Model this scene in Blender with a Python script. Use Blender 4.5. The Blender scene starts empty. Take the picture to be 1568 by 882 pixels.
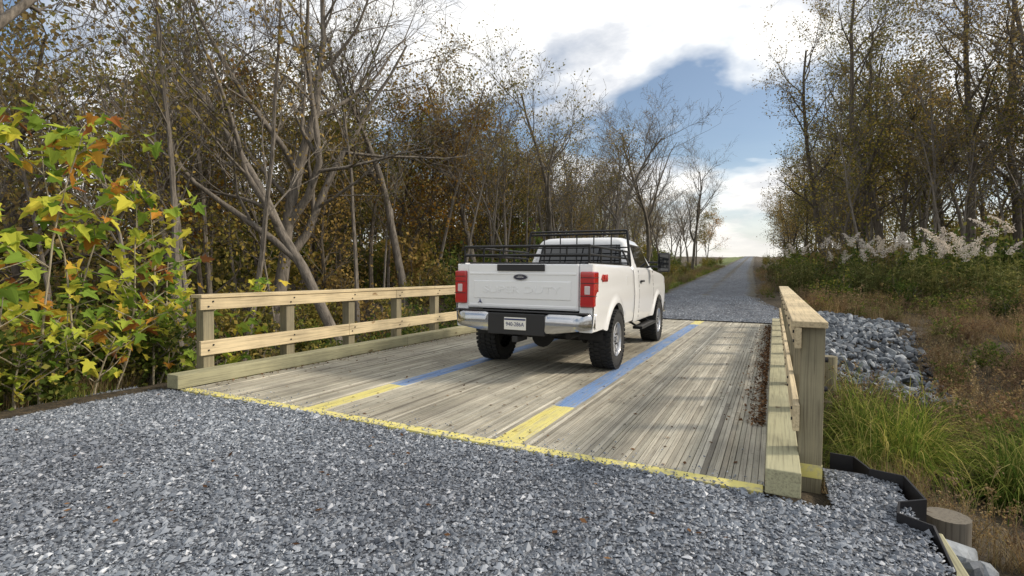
import bpy, math, random
import numpy as np
from mathutils import Vector, Matrix
random.seed(7)
rng = np.random.default_rng(7)
S = bpy.context.scene
COL = S.collection

# ---------------------------------------------------------------- helpers
def ss(a, b, x):
    t = np.clip((np.asarray(x, float) - a) / (b - a), 0, 1)
    return t * t * (3 - 2 * t)

def link(ob, parent=None):
    COL.objects.link(ob)
    if parent is not None:
        ob.parent = parent
    return ob

def empty(name, loc=(0, 0, 0), rz=0.0):
    e = bpy.data.objects.new(name, None)
    e.location = loc
    e.rotation_euler = (0, 0, rz)
    e.empty_display_size = 0.2
    COL.objects.link(e)
    return e

def mesh_np(name, V, F, mats, matidx=None, smooth=False, sharp=None):
    if not isinstance(F, list):
        F = [F]
    F = [np.asarray(f, dtype=np.int32) for f in F if len(f)]
    me = bpy.data.meshes.new(name)
    V = np.asarray(V, dtype=np.float32)
    me.vertices.add(len(V))
    me.vertices.foreach_set("co", V.ravel())
    loops = np.concatenate([f.ravel() for f in F])
    tot = np.concatenate([np.full(len(f), f.shape[1], np.int32) for f in F])
    start = np.concatenate([[0], np.cumsum(tot)[:-1]]).astype(np.int32)
    me.loops.add(len(loops))
    me.loops.foreach_set("vertex_index", loops)
    me.polygons.add(len(tot))
    me.polygons.foreach_set("loop_start", start)
    me.polygons.foreach_set("loop_total", tot)
    if matidx is not None:
        me.polygons.foreach_set("material_index", np.asarray(matidx, np.int32))
    me.polygons.foreach_set("use_smooth", np.full(len(tot), smooth, bool))
    for m in mats:
        me.materials.append(m)
    me.update(calc_edges=True)
    if sharp is not None:
        me.set_sharp_from_angle(angle=math.radians(sharp))
    return me

class MB:
    def __init__(s):
        s.v = []; s.f = []; s.m = []
    def add(s, vs, fs, m=0):
        o = len(s.v)
        s.v.extend([tuple(v) for v in vs])
        for f in fs:
            s.f.append([i + o for i in f]); s.m.append(m)
    def box(s, x0, x1, y0, y1, z0, z1, m=0, M=None):
        vs = [(x, y, z) for x in (x0, x1) for y in (y0, y1) for z in (z0, z1)]
        if M is not None:
            vs = [M @ Vector(v) for v in vs]
        s.add(vs, [(0, 1, 3, 2), (4, 6, 7, 5), (0, 4, 5, 1), (2, 3, 7, 6), (0, 2, 6, 4), (1, 5, 7, 3)], m)
    def tube(s, p0, p1, r, n=8, m=0, r1=None, cap=True):
        p0 = Vector(p0); p1 = Vector(p1); d = (p1 - p0).normalized()
        a = d.orthogonal().normalized(); b = d.cross(a)
        r1 = r if r1 is None else r1
        vs = []
        for p, rr in ((p0, r), (p1, r1)):
            for k in range(n):
                t = 2 * math.pi * k / n
                vs.append(p + (a * math.cos(t) + b * math.sin(t)) * rr)
        fs = [(k, (k + 1) % n, n + (k + 1) % n, n + k) for k in range(n)]
        if cap:
            fs += [tuple(range(n))[::-1], tuple(range(n, 2 * n))]
        s.add(vs, fs, m)
    def obj(s, name, mats, parent=None, smooth=False, sharp=35, bevel=0, seg=2):
        me = bpy.data.meshes.new(name)
        me.from_pydata(s.v, [], s.f)
        for m in mats: me.materials.append(m)
        me.polygons.foreach_set("material_index", s.m)
        me.polygons.foreach_set("use_smooth", [smooth] * len(s.f))
        me.update()
        import bmesh
        bm = bmesh.new(); bm.from_mesh(me)
        bmesh.ops.recalc_face_normals(bm, faces=bm.faces)
        bm.to_mesh(me); bm.free()
        if smooth: me.set_sharp_from_angle(angle=math.radians(sharp))
        ob = bpy.data.objects.new(name, me)
        link(ob, parent)
        if bevel:
            b = ob.modifiers.new("bevel", 'BEVEL'); b.width = bevel; b.segments = seg; b.limit_method = 'ANGLE'
        return ob

# ---------------------------------------------------------------- materials
def mat(name):
    m = bpy.data.materials.new(name); m.use_nodes = True
    nt = m.node_tree
    return m, nt, nt.nodes["Principled BSDF"]
def ramp(nt, fac, stops, interp='LINEAR'):
    r = nt.nodes.new("ShaderNodeValToRGB"); cr = r.color_ramp; cr.interpolation = interp
    while len(cr.elements) > 1: cr.elements.remove(cr.elements[-1])
    cr.elements[0].position = stops[0][0]; cr.elements[0].color = (*stops[0][1], 1)
    for p, c in stops[1:]:
        e = cr.elements.new(p); e.color = (*c, 1)
    nt.links.new(fac, r.inputs[0])
    return r.outputs[0]
def math_(nt, op, a, b=None, c=None):
    n = nt.nodes.new("ShaderNodeMath"); n.operation = op
    for i, v in enumerate((a, b, c)):
        if v is None: continue
        if isinstance(v, (int, float)): n.inputs[i].default_value = v
        else: nt.links.new(v, n.inputs[i])
    return n.outputs[0]
def mix(nt, fac, a, b, mode='MIX'):
    n = nt.nodes.new("ShaderNodeMix"); n.data_type = 'RGBA'; n.blend_type = mode
    for i, v in ((0, fac), (6, a), (7, b)):
        if isinstance(v, (int, float)): n.inputs[i].default_value = v
        elif isinstance(v, tuple): n.inputs[i].default_value = (*v, 1)
        else: nt.links.new(v, n.inputs[i])
    return n.outputs[2]
def noise(nt, scale, detail=4, rough=.55, vec=None, sc3=None, dist=0):
    if vec is None:
        tc = nt.nodes.new("ShaderNodeTexCoord"); vec = tc.outputs["Object"]
    if sc3 is not None:
        mp = nt.nodes.new("ShaderNodeMapping"); mp.inputs["Scale"].default_value = sc3
        nt.links.new(vec, mp.inputs[0]); vec = mp.outputs[0]
    n = nt.nodes.new("ShaderNodeTexNoise"); n.inputs["Scale"].default_value = scale
    n.inputs["Detail"].default_value = detail; n.inputs["Roughness"].default_value = rough
    n.inputs["Distortion"].default_value = dist
    nt.links.new(vec, n.inputs["Vector"])
    return n.outputs[0]
def bump(nt, bsdf, h, strength=.5, dist=.01):
    b = nt.nodes.new("ShaderNodeBump"); b.inputs["Strength"].default_value = strength
    b.inputs["Distance"].default_value = dist
    nt.links.new(h, b.inputs["Height"]); nt.links.new(b.outputs[0], bsdf.inputs["Normal"])
def plain(name, c, rough=.5, metal=0, coat=0, nz=0.0, scale=20):
    m, nt, b = mat(name)
    b.inputs["Base Color"].default_value = (*c, 1)
    b.inputs["Roughness"].default_value = rough; b.inputs["Metallic"].default_value = metal
    b.inputs["Coat Weight"].default_value = coat
    f = noise(nt, scale)
    if nz:
        c2 = tuple(x * (1 - nz) for x in c)
        nt.links.new(mix(nt, f, c, c2), b.inputs["Base Color"])
    return m
def island(nt):
    return nt.nodes.new("ShaderNodeNewGeometry").outputs["Random Per Island"]

def wood(name, stops, grain_axis='Y'):
    m, nt, b = mat(name)
    r = ramp(nt, island(nt), stops)
    sc = {'Y': (45, 1.0, 45), 'Z': (45, 45, 1.2), 'X': (1, 45, 45)}[grain_axis]
    g = noise(nt, 1.6, 5, .65, sc3=sc, dist=.4)
    gc = ramp(nt, g, [(.3, (.55, .52, .5)), (.5, (1, 1, 1)), (.72, (1.18, 1.15, 1.1))])
    c = mix(nt, 1.0, r, gc, 'MULTIPLY')
    st = noise(nt, 1.3, 5, .6)
    c = mix(nt, 1.0, c, ramp(nt, st, [(.35, (.76, .75, .73)), (.6, (1.08, 1.06, 1.02))]), 'MULTIPLY')
    return m, nt, b, c, g
WOOD = [(0, (.28, .265, .225)), (.2, (.43, .41, .355)), (.4, (.36, .35, .30)), (.6, (.50, .48, .42)), (.8, (.40, .385, .33)), (.93, (.64, .62, .55)), (1, (.21, .195, .165))]
def wood_simple(name, stops, axis):
    m, nt, b, c, g = wood(name, stops, axis)
    kn = ramp(nt, noise(nt, 5.5, 2, .4, sc3={'Y': (1.5, .6, 1.5), 'Z': (1.5, 1.5, .6), 'X': (.6, 1.5, 1.5)}[axis]), [(.24, (.45, .36, .27)), (.31, (1, 1, 1))])
    c = mix(nt, 1.0, c, kn, 'MULTIPLY')
    nt.links.new(c, b.inputs["Base Color"]); b.inputs["Roughness"].default_value = .8
    bump(nt, b, g, .5, .004)
    return m
M_WOODY = wood_simple("timber_rail_wood", [(0, (.54, .44, .27)), (.5, (.60, .51, .34)), (1, (.45, .38, .25))], 'Y')
M_CURB = wood_simple("timber_curb_wood", [(0, (.31, .31, .20)), (1, (.39, .37, .25))], 'Y')
M_WOODZ = wood_simple("timber_post_wood", [(0, (.23, .215, .14)), (.5, (.28, .25, .17)), (1, (.18, .165, .115))], 'Z')
M_WOODX = wood_simple("timber_beam_wood", [(0, (.22, .18, .13)), (1, (.28, .23, .16))], 'X')

M_DECK, nt, b, c, g = wood("deck_wood", WOOD, 'Y')
tc = nt.nodes.new("ShaderNodeTexCoord"); sx = nt.nodes.new("ShaderNodeSeparateXYZ"); nt.links.new(tc.outputs["Object"], sx.inputs[0])
X, Y = sx.outputs[0], sx.outputs[1]
def band(xc, w):
    return math_(nt, 'LESS_THAN', math_(nt, 'ABSOLUTE', math_(nt, 'SUBTRACT', X, xc)), w)
d1 = ramp(nt, noise(nt, .5, 5, .6, sc3=(1.6, .5, 1)), [(.4, (.72, .71, .68)), (.6, (1.05, 1.05, 1.03))])
c = mix(nt, 1.0, c, d1, 'MULTIPLY')
stripe = math_(nt, 'MAXIMUM', band(-1.91, .12), band(-4.06, .12))
yel = math_(nt, 'MAXIMUM', math_(nt, 'LESS_THAN', Y, 5.05), math_(nt, 'GREATER_THAN', Y, 14.9))
pc = mix(nt, yel, (.12, .25, .52), (.72, .64, .18))
wear = ramp(nt, noise(nt, 3.0, 7, .7, sc3=(7, .7, 5)), [(.36, (.3, .3, .3)), (.52, (.95, .95, .95))])
fac = math_(nt, 'MULTIPLY', stripe, wear)
c = mix(nt, fac, c, mix(nt, .15, pc, c))
spk = ramp(nt, noise(nt, 38, 3, .6), [(.30, (.35, .32, .28)), (.37, (1, 1, 1))])
c = mix(nt, .8, c, spk, 'MULTIPLY')
nt.links.new(c, b.inputs["Base Color"]); b.inputs["Roughness"].default_value = .72
bump(nt, b, g, .6, .004)

M_YEL, nt, b, c, g = wood("yellow_painted_wood", WOOD, 'X')
wear = ramp(nt, noise(nt, 7, 7, .75), [(.38, (.1, .1, .1)), (.52, (.93, .93, .93))])
nt.links.new(mix(nt, wear, c, (.72, .64, .19)), b.inputs["Base Color"]); b.inputs["Roughness"].default_value = .7
bump(nt, b, g, .4, .004)

def gravel_mat(name, kind):
    m, nt, b = mat(name)
    stops = [(0, (.085, .098, .12)), (.3, (.15, .17, .20)), (.65, (.215, .24, .275)), (.90, (.31, .335, .37)), (1, (.55, .57, .60))]
    if kind == 1:
        c = ramp(nt, island(nt), stops)
    else:
        tc = nt.nodes.new("ShaderNodeTexCoord")
        c = None
        for sc_, st in ((34, .9), (9, .5)):
            v = nt.nodes.new("ShaderNodeTexVoronoi"); v.inputs["Scale"].default_value = sc_
            nt.links.new(tc.outputs["Object"], v.inputs["Vector"])
            s = nt.nodes.new("ShaderNodeSeparateColor"); nt.links.new(v.outputs["Color"], s.inputs[0])
            c1 = ramp(nt, s.outputs[0], stops)
            dk = ramp(nt, v.outputs["Distance"], [(.25, (.95, .95, .95)), (.75, (.25, .25, .27))])
            c1 = mix(nt, 1.0, c1, dk, 'MULTIPLY')
            c = c1 if c is None else mix(nt, .45, c, c1)
            if sc_ == 34: h = v.outputs["Distance"]
            else: h2 = v.outputs["Distance"]
        bump(nt, b, math_(nt, 'SUBTRACT', 1.0, math_(nt, 'ADD', h, math_(nt, 'MULTIPLY', h2, 2.5))), 1.0, .03)
        at = nt.nodes.new("ShaderNodeAttribute"); at.attribute_name = "dirt"
        n_ = noise(nt, 1.7, 7, .7)
        df = ramp(nt, math_(nt, 'ADD', n_, math_(nt, 'SUBTRACT', at.outputs["Fac"], .5)), [(.42, (0, 0, 0)), (.60, (1, 1, 1))])
        c = mix(nt, df, c, ramp(nt, noise(nt, 14, 5, .7), [(.35, (.05, .04, .025)), (.55, (.11, .09, .05)), (.7, (.09, .10, .035))]))
    big = ramp(nt, noise(nt, .55, 5, .6), [(.38, (.76, .76, .78)), (.62, (1.12, 1.12, 1.12))])
    c = mix(nt, 1.0, c, big, 'MULTIPLY')
    nt.links.new(c, b.inputs["Base Color"]); b.inputs["Roughness"].default_value = .62
    return m
M_GRAV = gravel_mat("gravel_bed", 0)
M_STONE = gravel_mat("gravel_stone", 1)

m, nt, b = mat("riprap_stone"); M_RIP = m
c = ramp(nt, island(nt), [(0, (.07, .08, .095)), (.5, (.15, .17, .195)), (.85, (.25, .275, .30)), (1, (.40, .42, .44))])
c = mix(nt, 1.0, c, ramp(nt, noise(nt, 9, 5), [(.35, (.7, .7, .7)), (.65, (1.15, 1.15, 1.15))]), 'MULTIPLY')
nt.links.new(c, b.inputs["Base Color"]); b.inputs["Roughness"].default_value = .75
bump(nt, b, noise(nt, 18, 5), .5, .02)

m, nt, b = mat("ground_soil"); M_GROUND = m
a = nt.nodes.new("ShaderNodeAttribute"); a.attribute_name = "grass"
n1 = noise(nt, 1.2, 6, .65); n2 = noise(nt, 11, 7, .75)
soil = ramp(nt, n2, [(.32, (.022, .017, .011)), (.5, (.065, .05, .03)), (.62, (.12, .088, .05)), (.72, (.17, .12, .06))])
grs = ramp(nt, n2, [(.3, (.05, .075, .018)), (.55, (.13, .16, .04)), (.75, (.24, .23, .08))])
gf = ramp(nt, math_(nt, 'ADD', math_(nt, 'MULTIPLY', n1, .6), math_(nt, 'SUBTRACT', a.outputs["Fac"], .3)), [(.35, (0, 0, 0)), (.6, (1, 1, 1))])
nt.links.new(mix(nt, gf, soil, grs), b.inputs["Base Color"]); b.inputs["Roughness"].default_value = .95
bump(nt, b, n2, 1, .06)

def bark(name, c0, c1):
    m, nt, b = mat(name)
    n = noise(nt, 2.2, 6, .7, sc3=(6, 6, 1.2))
    c = ramp(nt, n, [(.3, c0), (.65, c1)])
    nt.links.new(c, b.inputs["Base Color"]); b.inputs["Roughness"].default_value = .9
    bump(nt, b, n, .8, .03)
    return m
M_BARK = bark("bark_grey", (.05, .043, .035), (.24, .21, .175))
M_BARKD = bark("bark_dark", (.03, .025, .02), (.15, .125, .095))
M_STEM = bark("sapling_stem", (.20, .17, .11), (.42, .37, .27))

def leafmat(name, stops, trans=.35, hv=.35):
    m, nt, b = mat(name)
    nt.nodes.remove(b)
    out = nt.nodes["Material Output"]
    c = ramp(nt, island(nt), stops)
    at = nt.nodes.new("ShaderNodeAttribute"); at.attribute_name = "tint"
    c2 = ramp(nt, at.outputs["Fac"], [(0, (1, 1, 1)), (.2, (1 - hv, 1 - hv * .9, 1 - hv)), (.6, (1, 1, 1)), (1, (1 + hv, 1 + hv * .7, 1))])
    c = mix(nt, 1.0, c, c2, 'MULTIPLY')
    d = nt.nodes.new("ShaderNodeBsdfDiffuse"); t = nt.nodes.new("ShaderNodeBsdfTranslucent")
    ms = nt.nodes.new("ShaderNodeMixShader"); ms.inputs[0].default_value = trans
    nt.links.new(c, d.inputs[0]); nt.links.new(c, t.inputs[0])
    nt.links.new(d.outputs[0], ms.inputs[1]); nt.links.new(t.outputs[0], ms.inputs[2])
    nt.links.new(ms.outputs[0], out.inputs[0])
    return m
L_OLIVE = leafmat("leaf_olive", [(0, (.11, .115, .035)), (.4, (.19, .18, .055)), (.7, (.28, .245, .075)), (1, (.40, .30, .09))], .42)
L_BROWN = leafmat("leaf_brown", [(0, (.16, .12, .055)), (.4, (.27, .20, .085)), (.75, (.38, .28, .11)), (1, (.21, .20, .07))], .42)
L_RUST = leafmat("leaf_rust", [(0, (.34, .15, .04)), (.5, (.50, .28, .06)), (1, (.30, .23, .06))], .42)
L_GREEN = leafmat("leaf_green", [(0, (.05, .085, .02)), (.5, (.11, .155, .04)), (.85, (.20, .22, .06)), (1, (.34, .29, .08))], .4)
L_SAP = leafmat("leaf_sycamore", [(0, (.13, .22, .035)), (.3, (.25, .36, .06)), (.55, (.46, .51, .07)), (.80, (.70, .63, .09)), (.89, (.66, .33, .06)), (.95, (.34, .13, .04)), (1, (.20, .10, .05))], .4, 0)
L_GRASS = leafmat("blade_green", [(0, (.06, .11, .02)), (.5, (.15, .21, .045)), (.8, (.30, .31, .08)), (1, (.48, .41, .18))], .35)
L_DRY = leafmat("blade_dry", [(0, (.14, .10, .06)), (.5, (.27, .20, .115)), (.8, (.40, .31, .19)), (1, (.17, .16, .06))], .25)
L_RED = leafmat("weed_reddish", [(0, (.09, .06, .045)), (.5, (.18, .12, .08)), (1, (.29, .20, .13))], .25)
L_REED = leafmat("reed_leaf", [(0, (.08, .10, .035)), (.5, (.17, .19, .07)), (1, (.30, .28, .13))], .3)
L_PLUME = leafmat("reed_plume", [(0, (.56, .50, .45)), (1, (.80, .75, .69))], .4, .1)

# ---------------------------------------------------------------- world
SUN_AZ = math.radians(62); SUN_EL = math.radians(32)
w = bpy.data.worlds.new("World"); S.world = w; w.use_nodes = True
nt = w.node_tree; bg = nt.nodes["Background"]; out = nt.nodes["World Output"]
sky = nt.nodes.new("ShaderNodeTexSky"); sky.sky_type = 'NISHITA'; sky.sun_disc = False
sky.sun_elevation = SUN_EL; sky.sun_rotation = SUN_AZ; sky.air_density = 1.0; sky.dust_density = 1.0
nt.links.new(sky.outputs[0], bg.inputs[0]); bg.inputs[1].default_value = .13
tc = nt.nodes.new("ShaderNodeTexCoord"); sp = nt.nodes.new("ShaderNodeSeparateXYZ"); nt.links.new(tc.outputs["Generated"], sp.inputs[0])
zz = math_(nt, 'ADD', math_(nt, 'MAXIMUM', sp.outputs[2], 0.0), .22)
cb = nt.nodes.new("ShaderNodeCombineXYZ")
nt.links.new(math_(nt, 'DIVIDE', sp.outputs[0], zz), cb.inputs[0]); nt.links.new(math_(nt, 'DIVIDE', sp.outputs[1], zz), cb.inputs[1])
cb.inputs[2].default_value = 3.1
cn = noise(nt, 1.15, 6, .52, vec=cb.outputs[0], dist=.3)
cm = ramp(nt, cn, [(.39, (.03, .03, .03)), (.50, (1, 1, 1))])
hz = ramp(nt, sp.outputs[2], [(.0, (1, 1, 1)), (.20, (0, 0, 0))])
cm = math_(nt, 'MAXIMUM', cm, math_(nt, 'MULTIPLY', hz, .8))
cs = noise(nt, 2.0, 7, .58, vec=cb.outputs[0], dist=.25)
cc = ramp(nt, cs, [(.34, (.60, .65, .73)), (.46, (.90, .92, .96)), (.56, (1.3, 1.29, 1.25))])
cc = mix(nt, hz, cc, (1.0, .96, .88))
bg2 = nt.nodes.new("ShaderNodeBackground"); bg2.inputs[1].default_value = 1.0
nt.links.new(cc, bg2.inputs[0])
ms = nt.nodes.new("ShaderNodeMixShader"); nt.links.new(cm, ms.inputs[0])
nt.links.new(bg.outputs[0], ms.inputs[1]); nt.links.new(bg2.outputs[0], ms.inputs[2]); nt.links.new(ms.outputs[0], out.inputs[0])

sl = bpy.data.lights.new("sun", 'SUN'); sl.energy = 3.4; sl.angle = math.radians(7); sl.color = (1, .88, .72)
so = bpy.data.objects.new("sun", sl); link(so)
sd = Vector((math.sin(SUN_AZ) * math.cos(SUN_EL), math.cos(SUN_AZ) * math.cos(SUN_EL), math.sin(SUN_EL)))
so.rotation_euler = sd.to_track_quat('Z', 'Y').to_euler(); so.location = (20, 20, 30)

# ---------------------------------------------------------------- camera
cam = bpy.data.cameras.new("camera"); co = bpy.data.objects.new("camera", cam); link(co)
cam.sensor_width = 36; cam.lens = 18.48; cam.clip_start = .05; cam.clip_end = 3000
YAW = math.radians(26.5)
co.matrix_world = Matrix.Translation((0, 0, 1.38)) @ Matrix.Rotation(YAW, 4, 'Z') @ Matrix.Rotation(math.radians(90 - 1.77), 4, 'X') @ Matrix.Rotation(math.radians(.5), 4, 'Z')
S.camera = co
S.view_settings.view_transform = 'Standard'; S.view_settings.look = 'None'; S.view_settings.exposure = 0

# ---------------------------------------------------------------- terrain
def rc(y): return -2.75 - .03 * np.clip(np.asarray(y, float) - 24, 0, 1e9)
def hwf(y): return 3.3 - 1.15 * ss(16, 26, y) - .3 * ss(30, 60, y)
def rise(y): return .039 * np.clip(np.asarray(y, float) - 16, 0, 214)
def gz(x, y):
    x = np.asarray(x, float); y = np.asarray(y, float)
    d = np.abs(x - rc(y)) - hwf(y)
    z = rise(y) - .3 * ss(.3, 3, d)
    creek = ss(3.9, 6.0, y) * (1 - ss(12.3, 18.5, y))
    near = ss(.74, 1.3, x) * (1 - ss(6, 10, y)) * .8
    low = np.maximum(creek, near)
    z = z - (1.35 - .35 * ss(.3, 1.2, x)) * low
    z = z - .35 * ss(-6.7, -9, x) * (1 - ss(6, 9, y))
    bumpn = .08 * np.sin(x * 1.3 + 2 * np.sin(y * .7)) * np.cos(y * 1.1 + x * .4) + .04 * np.sin(3.1 * x + y) * np.sin(2.7 * y - x)
    z = z + bumpn * ss(.1, 1.5, d) - .07 * (1 - ss(.0, .6, d))
    z = z + .02 * np.clip(-x - 14, 0, 60) * ss(-14, -30, x)
    return z
xs = np.concatenate([np.array([-500, -350, -220, -150, -110, -85, -65]), np.arange(-50, -14, 1.5), np.arange(-14, 10, .2), np.arange(10, 40, 1.5), np.array([45, 60, 90, 140, 220, 350, 500])])
ys = np.concatenate([np.array([-200, -80, -40, -20, -10]), np.arange(-6, 22, .22), np.arange(22, 60, 1.0), np.arange(60, 250, 6), np.array([260, 300, 400, 600, 1000, 2000])])
GX, GY = np.meshgrid(xs, ys)
V = np.stack([GX.ravel(), GY.ravel(), gz(GX, GY).ravel()], 1)
nx, ny = len(xs), len(ys)
idx = np.arange(nx * ny).reshape(ny, nx)
F = np.stack([idx[:-1, :-1].ravel(), idx[:-1, 1:].ravel(), idx[1:, 1:].ravel(), idx[1:, :-1].ravel()], 1)
me = mesh_np("ground", V, F, [M_GROUND], smooth=True)
d = (rc(V[:, 1]) - hwf(V[:, 1])) - V[:, 0]
gr = ss(-.5, .3, d) * (1 - ss(4, 7, d)) * ss(15, 20, V[:, 1]) + .2 * ss(.2, 1, V[:, 0] - 1.0) * (1 - ss(14, 20, V[:, 1]))
at = me.attributes.new("grass", 'FLOAT', 'POINT'); at.data.foreach_set("value", gr.astype(np.float32))
link(bpy.data.objects.new("ground", me))

def grid_sheet(x0f, x1f, ys, nxn, zf):
    vs = []
    for y in ys:
        a, bb = x0f(y), x1f(y)
        for i in range(nxn + 1):
            x = a + (bb - a) * i / nxn
            vs.append((x, y, zf(x, y)))
    n = nxn + 1
    ix = np.arange(len(ys) * n).reshape(len(ys), n)
    return np.array(vs), np.stack([ix[:-1, :-1].ravel(), ix[:-1, 1:].ravel(), ix[1:, 1:].ravel(), ix[1:, :-1].ravel()], 1)
def wob(y, s): return .10 * math.sin(3.1 * y + s) + .06 * math.sin(7.3 * y + 2 * s)
def padz(x, y): return .012 * math.sin(2 * x + y) * math.cos(1.7 * y) - .06 * float(ss(-6.0, -6.8, x)) - .004
V1, F1 = grid_sheet(lambda y: -6.65 + wob(y, 1), lambda y: .74, np.arange(-6, 3.66, .15), 50, padz)
V2, F2 = grid_sheet(lambda y: .34, lambda y: .74, np.arange(3.645, 4.35, .1), 5, padz)
def roadz(x, y):
    t = (x - float(rc(y)))
    return float(rise(y)) + .015 + (.04 * math.cos(t * 4.0) - .02) * float(ss(17, 22, y)) * (1 - float(ss(60, 90, y)))
V3, F3 = grid_sheet(lambda y: float(rc(y) - hwf(y)) + wob(y, 2), lambda y: float(rc(y) + hwf(y)) + wob(y, 5),
                    list(np.arange(16.15, 60, .4)) + list(np.arange(60, 260, 5)), 18, roadz)
Vv = np.concatenate([V1, V2, V3]); Ff = np.concatenate([F1, F2 + len(V1), F3 + len(V1) + len(V2)])
me = mesh_np("gravel_road", Vv, Ff, [M_GRAV], smooth=True)
tt = (Vv[:, 0] - rc(Vv[:, 1])) / hwf(Vv[:, 1])
dirt = (np.clip(np.abs(tt) ** 3, 0, 1) * .9 + .5 * np.exp(-(tt / .2) ** 2)) * ss(18, 26, Vv[:, 1]) + .16 * ss(24, 60, Vv[:, 1])
at = me.attributes.new("dirt", 'FLOAT', 'POINT'); at.data.foreach_set("value", dirt.astype(np.float32))
link(bpy.data.objects.new("gravel_road", me))

def octs(P, R, flat=.65):
    n = len(P)
    base = np.array([[1, 0, 0], [0, 1, 0], [-1, 0, 0], [0, -1, 0], [0, 0, 1], [0, 0, -1]], float)
    off = base[None] * (R[:, None, None]) * rng.uniform(.55, 1.35, (n, 6, 1)) + rng.normal(0, .25, (n, 6, 3)) * R[:, None, None]
    off[:, :, 2] *= flat
    a = rng.uniform(0, 6.28, n); ca, sa = np.cos(a), np.sin(a)
    x = off[:, :, 0] * ca[:, None] - off[:, :, 1] * sa[:, None]; y = off[:, :, 0] * sa[:, None] + off[:, :, 1] * ca[:, None]
    off[:, :, 0] = x; off[:, :, 1] = y
    V = (P[:, None] + off).reshape(-1, 3)
    T = np.array([[0, 1, 4], [1, 2, 4], [2, 3, 4], [3, 0, 4], [1, 0, 5], [2, 1, 5], [3, 2, 5], [0, 3, 5]])
    F = (np.arange(n)[:, None, None] * 6 + T[None]).reshape(-1, 3)
    return V, F
n = 115000
px = rng.uniform(-6.9, .78, n); py = rng.uniform(.5, 3.64, n)
Fd = -px * math.sin(YAW) + py * math.cos(YAW)
k = (Fd > 2.1); px = px[k]; py = py[k]
ex = rng.uniform(.34, .76, 1800); ey = rng.uniform(3.6, 4.3, 1800)
px = np.concatenate([px, ex]); py = np.concatenate([py, ey])
R = np.clip(rng.lognormal(math.log(.0082), .5, len(px)), .004, .027)
pz = np.array([padz(a, bb) for a, bb in zip(px, py)]) + rng.uniform(-.002, .009, len(px))
P = np.stack([px, py, pz], 1)
m2 = 700
P2 = np.stack([rng.uniform(-6, 0, m2), 3.64 + rng.exponential(.13, m2), np.full(m2, .011)], 1)
m3 = 16000
fy = 16.15 + 9 * rng.random(m3) ** 1.6; fx = rc(fy) + hwf(fy) * rng.uniform(-1.03, 1.03, m3)
P3 = np.stack([fx, fy, np.array([roadz(a, bb) for a, bb in zip(fx, fy)]) + .003], 1)
P = np.concatenate([P, P2, P3]); R = np.concatenate([R, rng.uniform(.005, .011, m2), rng.uniform(.010, .024, m3)])
V, F = octs(P, R)
link(bpy.data.objects.new("gravel_stones", mesh_np("gravel_stones", V, F, [M_STONE])))

import bmesh
def ico(sub=1):
    bm = bmesh.new(); bmesh.ops.create_icosphere(bm, subdivisions=sub, radius=1)
    v = np.array([x.co[:] for x in bm.verts]); f = np.array([[q.index for q in p.verts] for p in bm.faces]); bm.free(); return v, f
IV, IF = ico(2)
def rocks(P, R):
    Vs, Fs = [], []
    for i, (p, r) in enumerate(zip(P, R)):
        dirs = rng.normal(0, 1, (8, 3)); dirs /= np.linalg.norm(dirs, axis=1)[:, None]
        v = IV.copy()
        for q in dirs:
            h = rng.uniform(.35, .7); dd = v @ q; ex = np.clip(dd - h, 0, None); v = v - ex[:, None] * q[None]
        v = v * rng.uniform(.6, 1.35, 3) * r
        M = np.array(Matrix.Rotation(rng.uniform(0, 6.28), 3, Vector(rng.normal(0, 1, 3))))
        Vs.append(v @ M.T + p); Fs.append(IF + i * len(IV))
    return np.concatenate(Vs), np.concatenate(Fs)
P = []; R = []
for i in range(2900):
    y = rng.uniform(12.4, 19.4); x = rng.uniform(.25, 3.7 - .05 * (19 - y))
    if x > 2.3 + rng.uniform(0, 1.3): continue
    r = min(.14, rng.lognormal(math.log(.078), .33))
    P.append((x, y, float(gz(x, y)) + rng.uniform(0, .09))); R.append(r)
V, F = rocks(P, R)
link(bpy.data.objects.new("riprap_rocks", mesh_np("riprap_rocks", V, F, [M_RIP])))
P = []; R = []
for (x, y, r) in [(1.04, 4.12, .15), (1.02, 3.80, .13), (1.28, 4.0, .16), (1.16, 3.55, .13), (1.36, 3.7, .15), (1.02, 3.30, .11), (1.22, 3.3, .13), (1.42, 4.35, .15), (1.5, 3.9, .14), (1.3, 4.6, .12)]:
    P.append((x, y, float(gz(x, y)) + r * .75)); R.append(r * 1.15)
V, F = rocks(P, R)
link(bpy.data.objects.new("bank_rocks", mesh_np("bank_rocks", V, F, [M_RIP])))

# ---------------------------------------------------------------- bridge
Y0, Y1 = 3.65, 16.1
XL, XR = -6.05, -.03
br = empty("timber_bridge")
mb = MB()
pitch = (XR - XL) / 150
for i in range(150):
    x0 = XL + i * pitch
    y = Y0 + .13
    first = True
    while y < Y1 - .01:
        L = random.choice([2.4, 3.0, 3.7, 4.3]) * random.uniform(.5, 1) if first else random.choice([3.0, 3.7, 4.3, 4.9])
        first = False
        ye = min(y + L, Y1)
        if Y1 - ye < .5: ye = Y1
        dz = random.uniform(-.005, .002)
        mb.box(x0 + random.uniform(.0008, .003), x0 + pitch - random.uniform(.0008, .0038), y + .002, ye - .002, -.14, dz)
        y = ye
mb.obj("deck_planks", [M_DECK], br)
mb = MB()
for a in range(4):
    xa = XL + .0 + a * 1.505
    mb.box(xa + .004, xa + 1.501, Y0, Y0 + .125, -.3, .004)
mb.obj("painted_edge_board", [M_YEL], br, bevel=.006)
M_STEEL = plain("dark_steel", (.035, .035, .04), .5, .5, nz=.4, scale=6)
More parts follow.
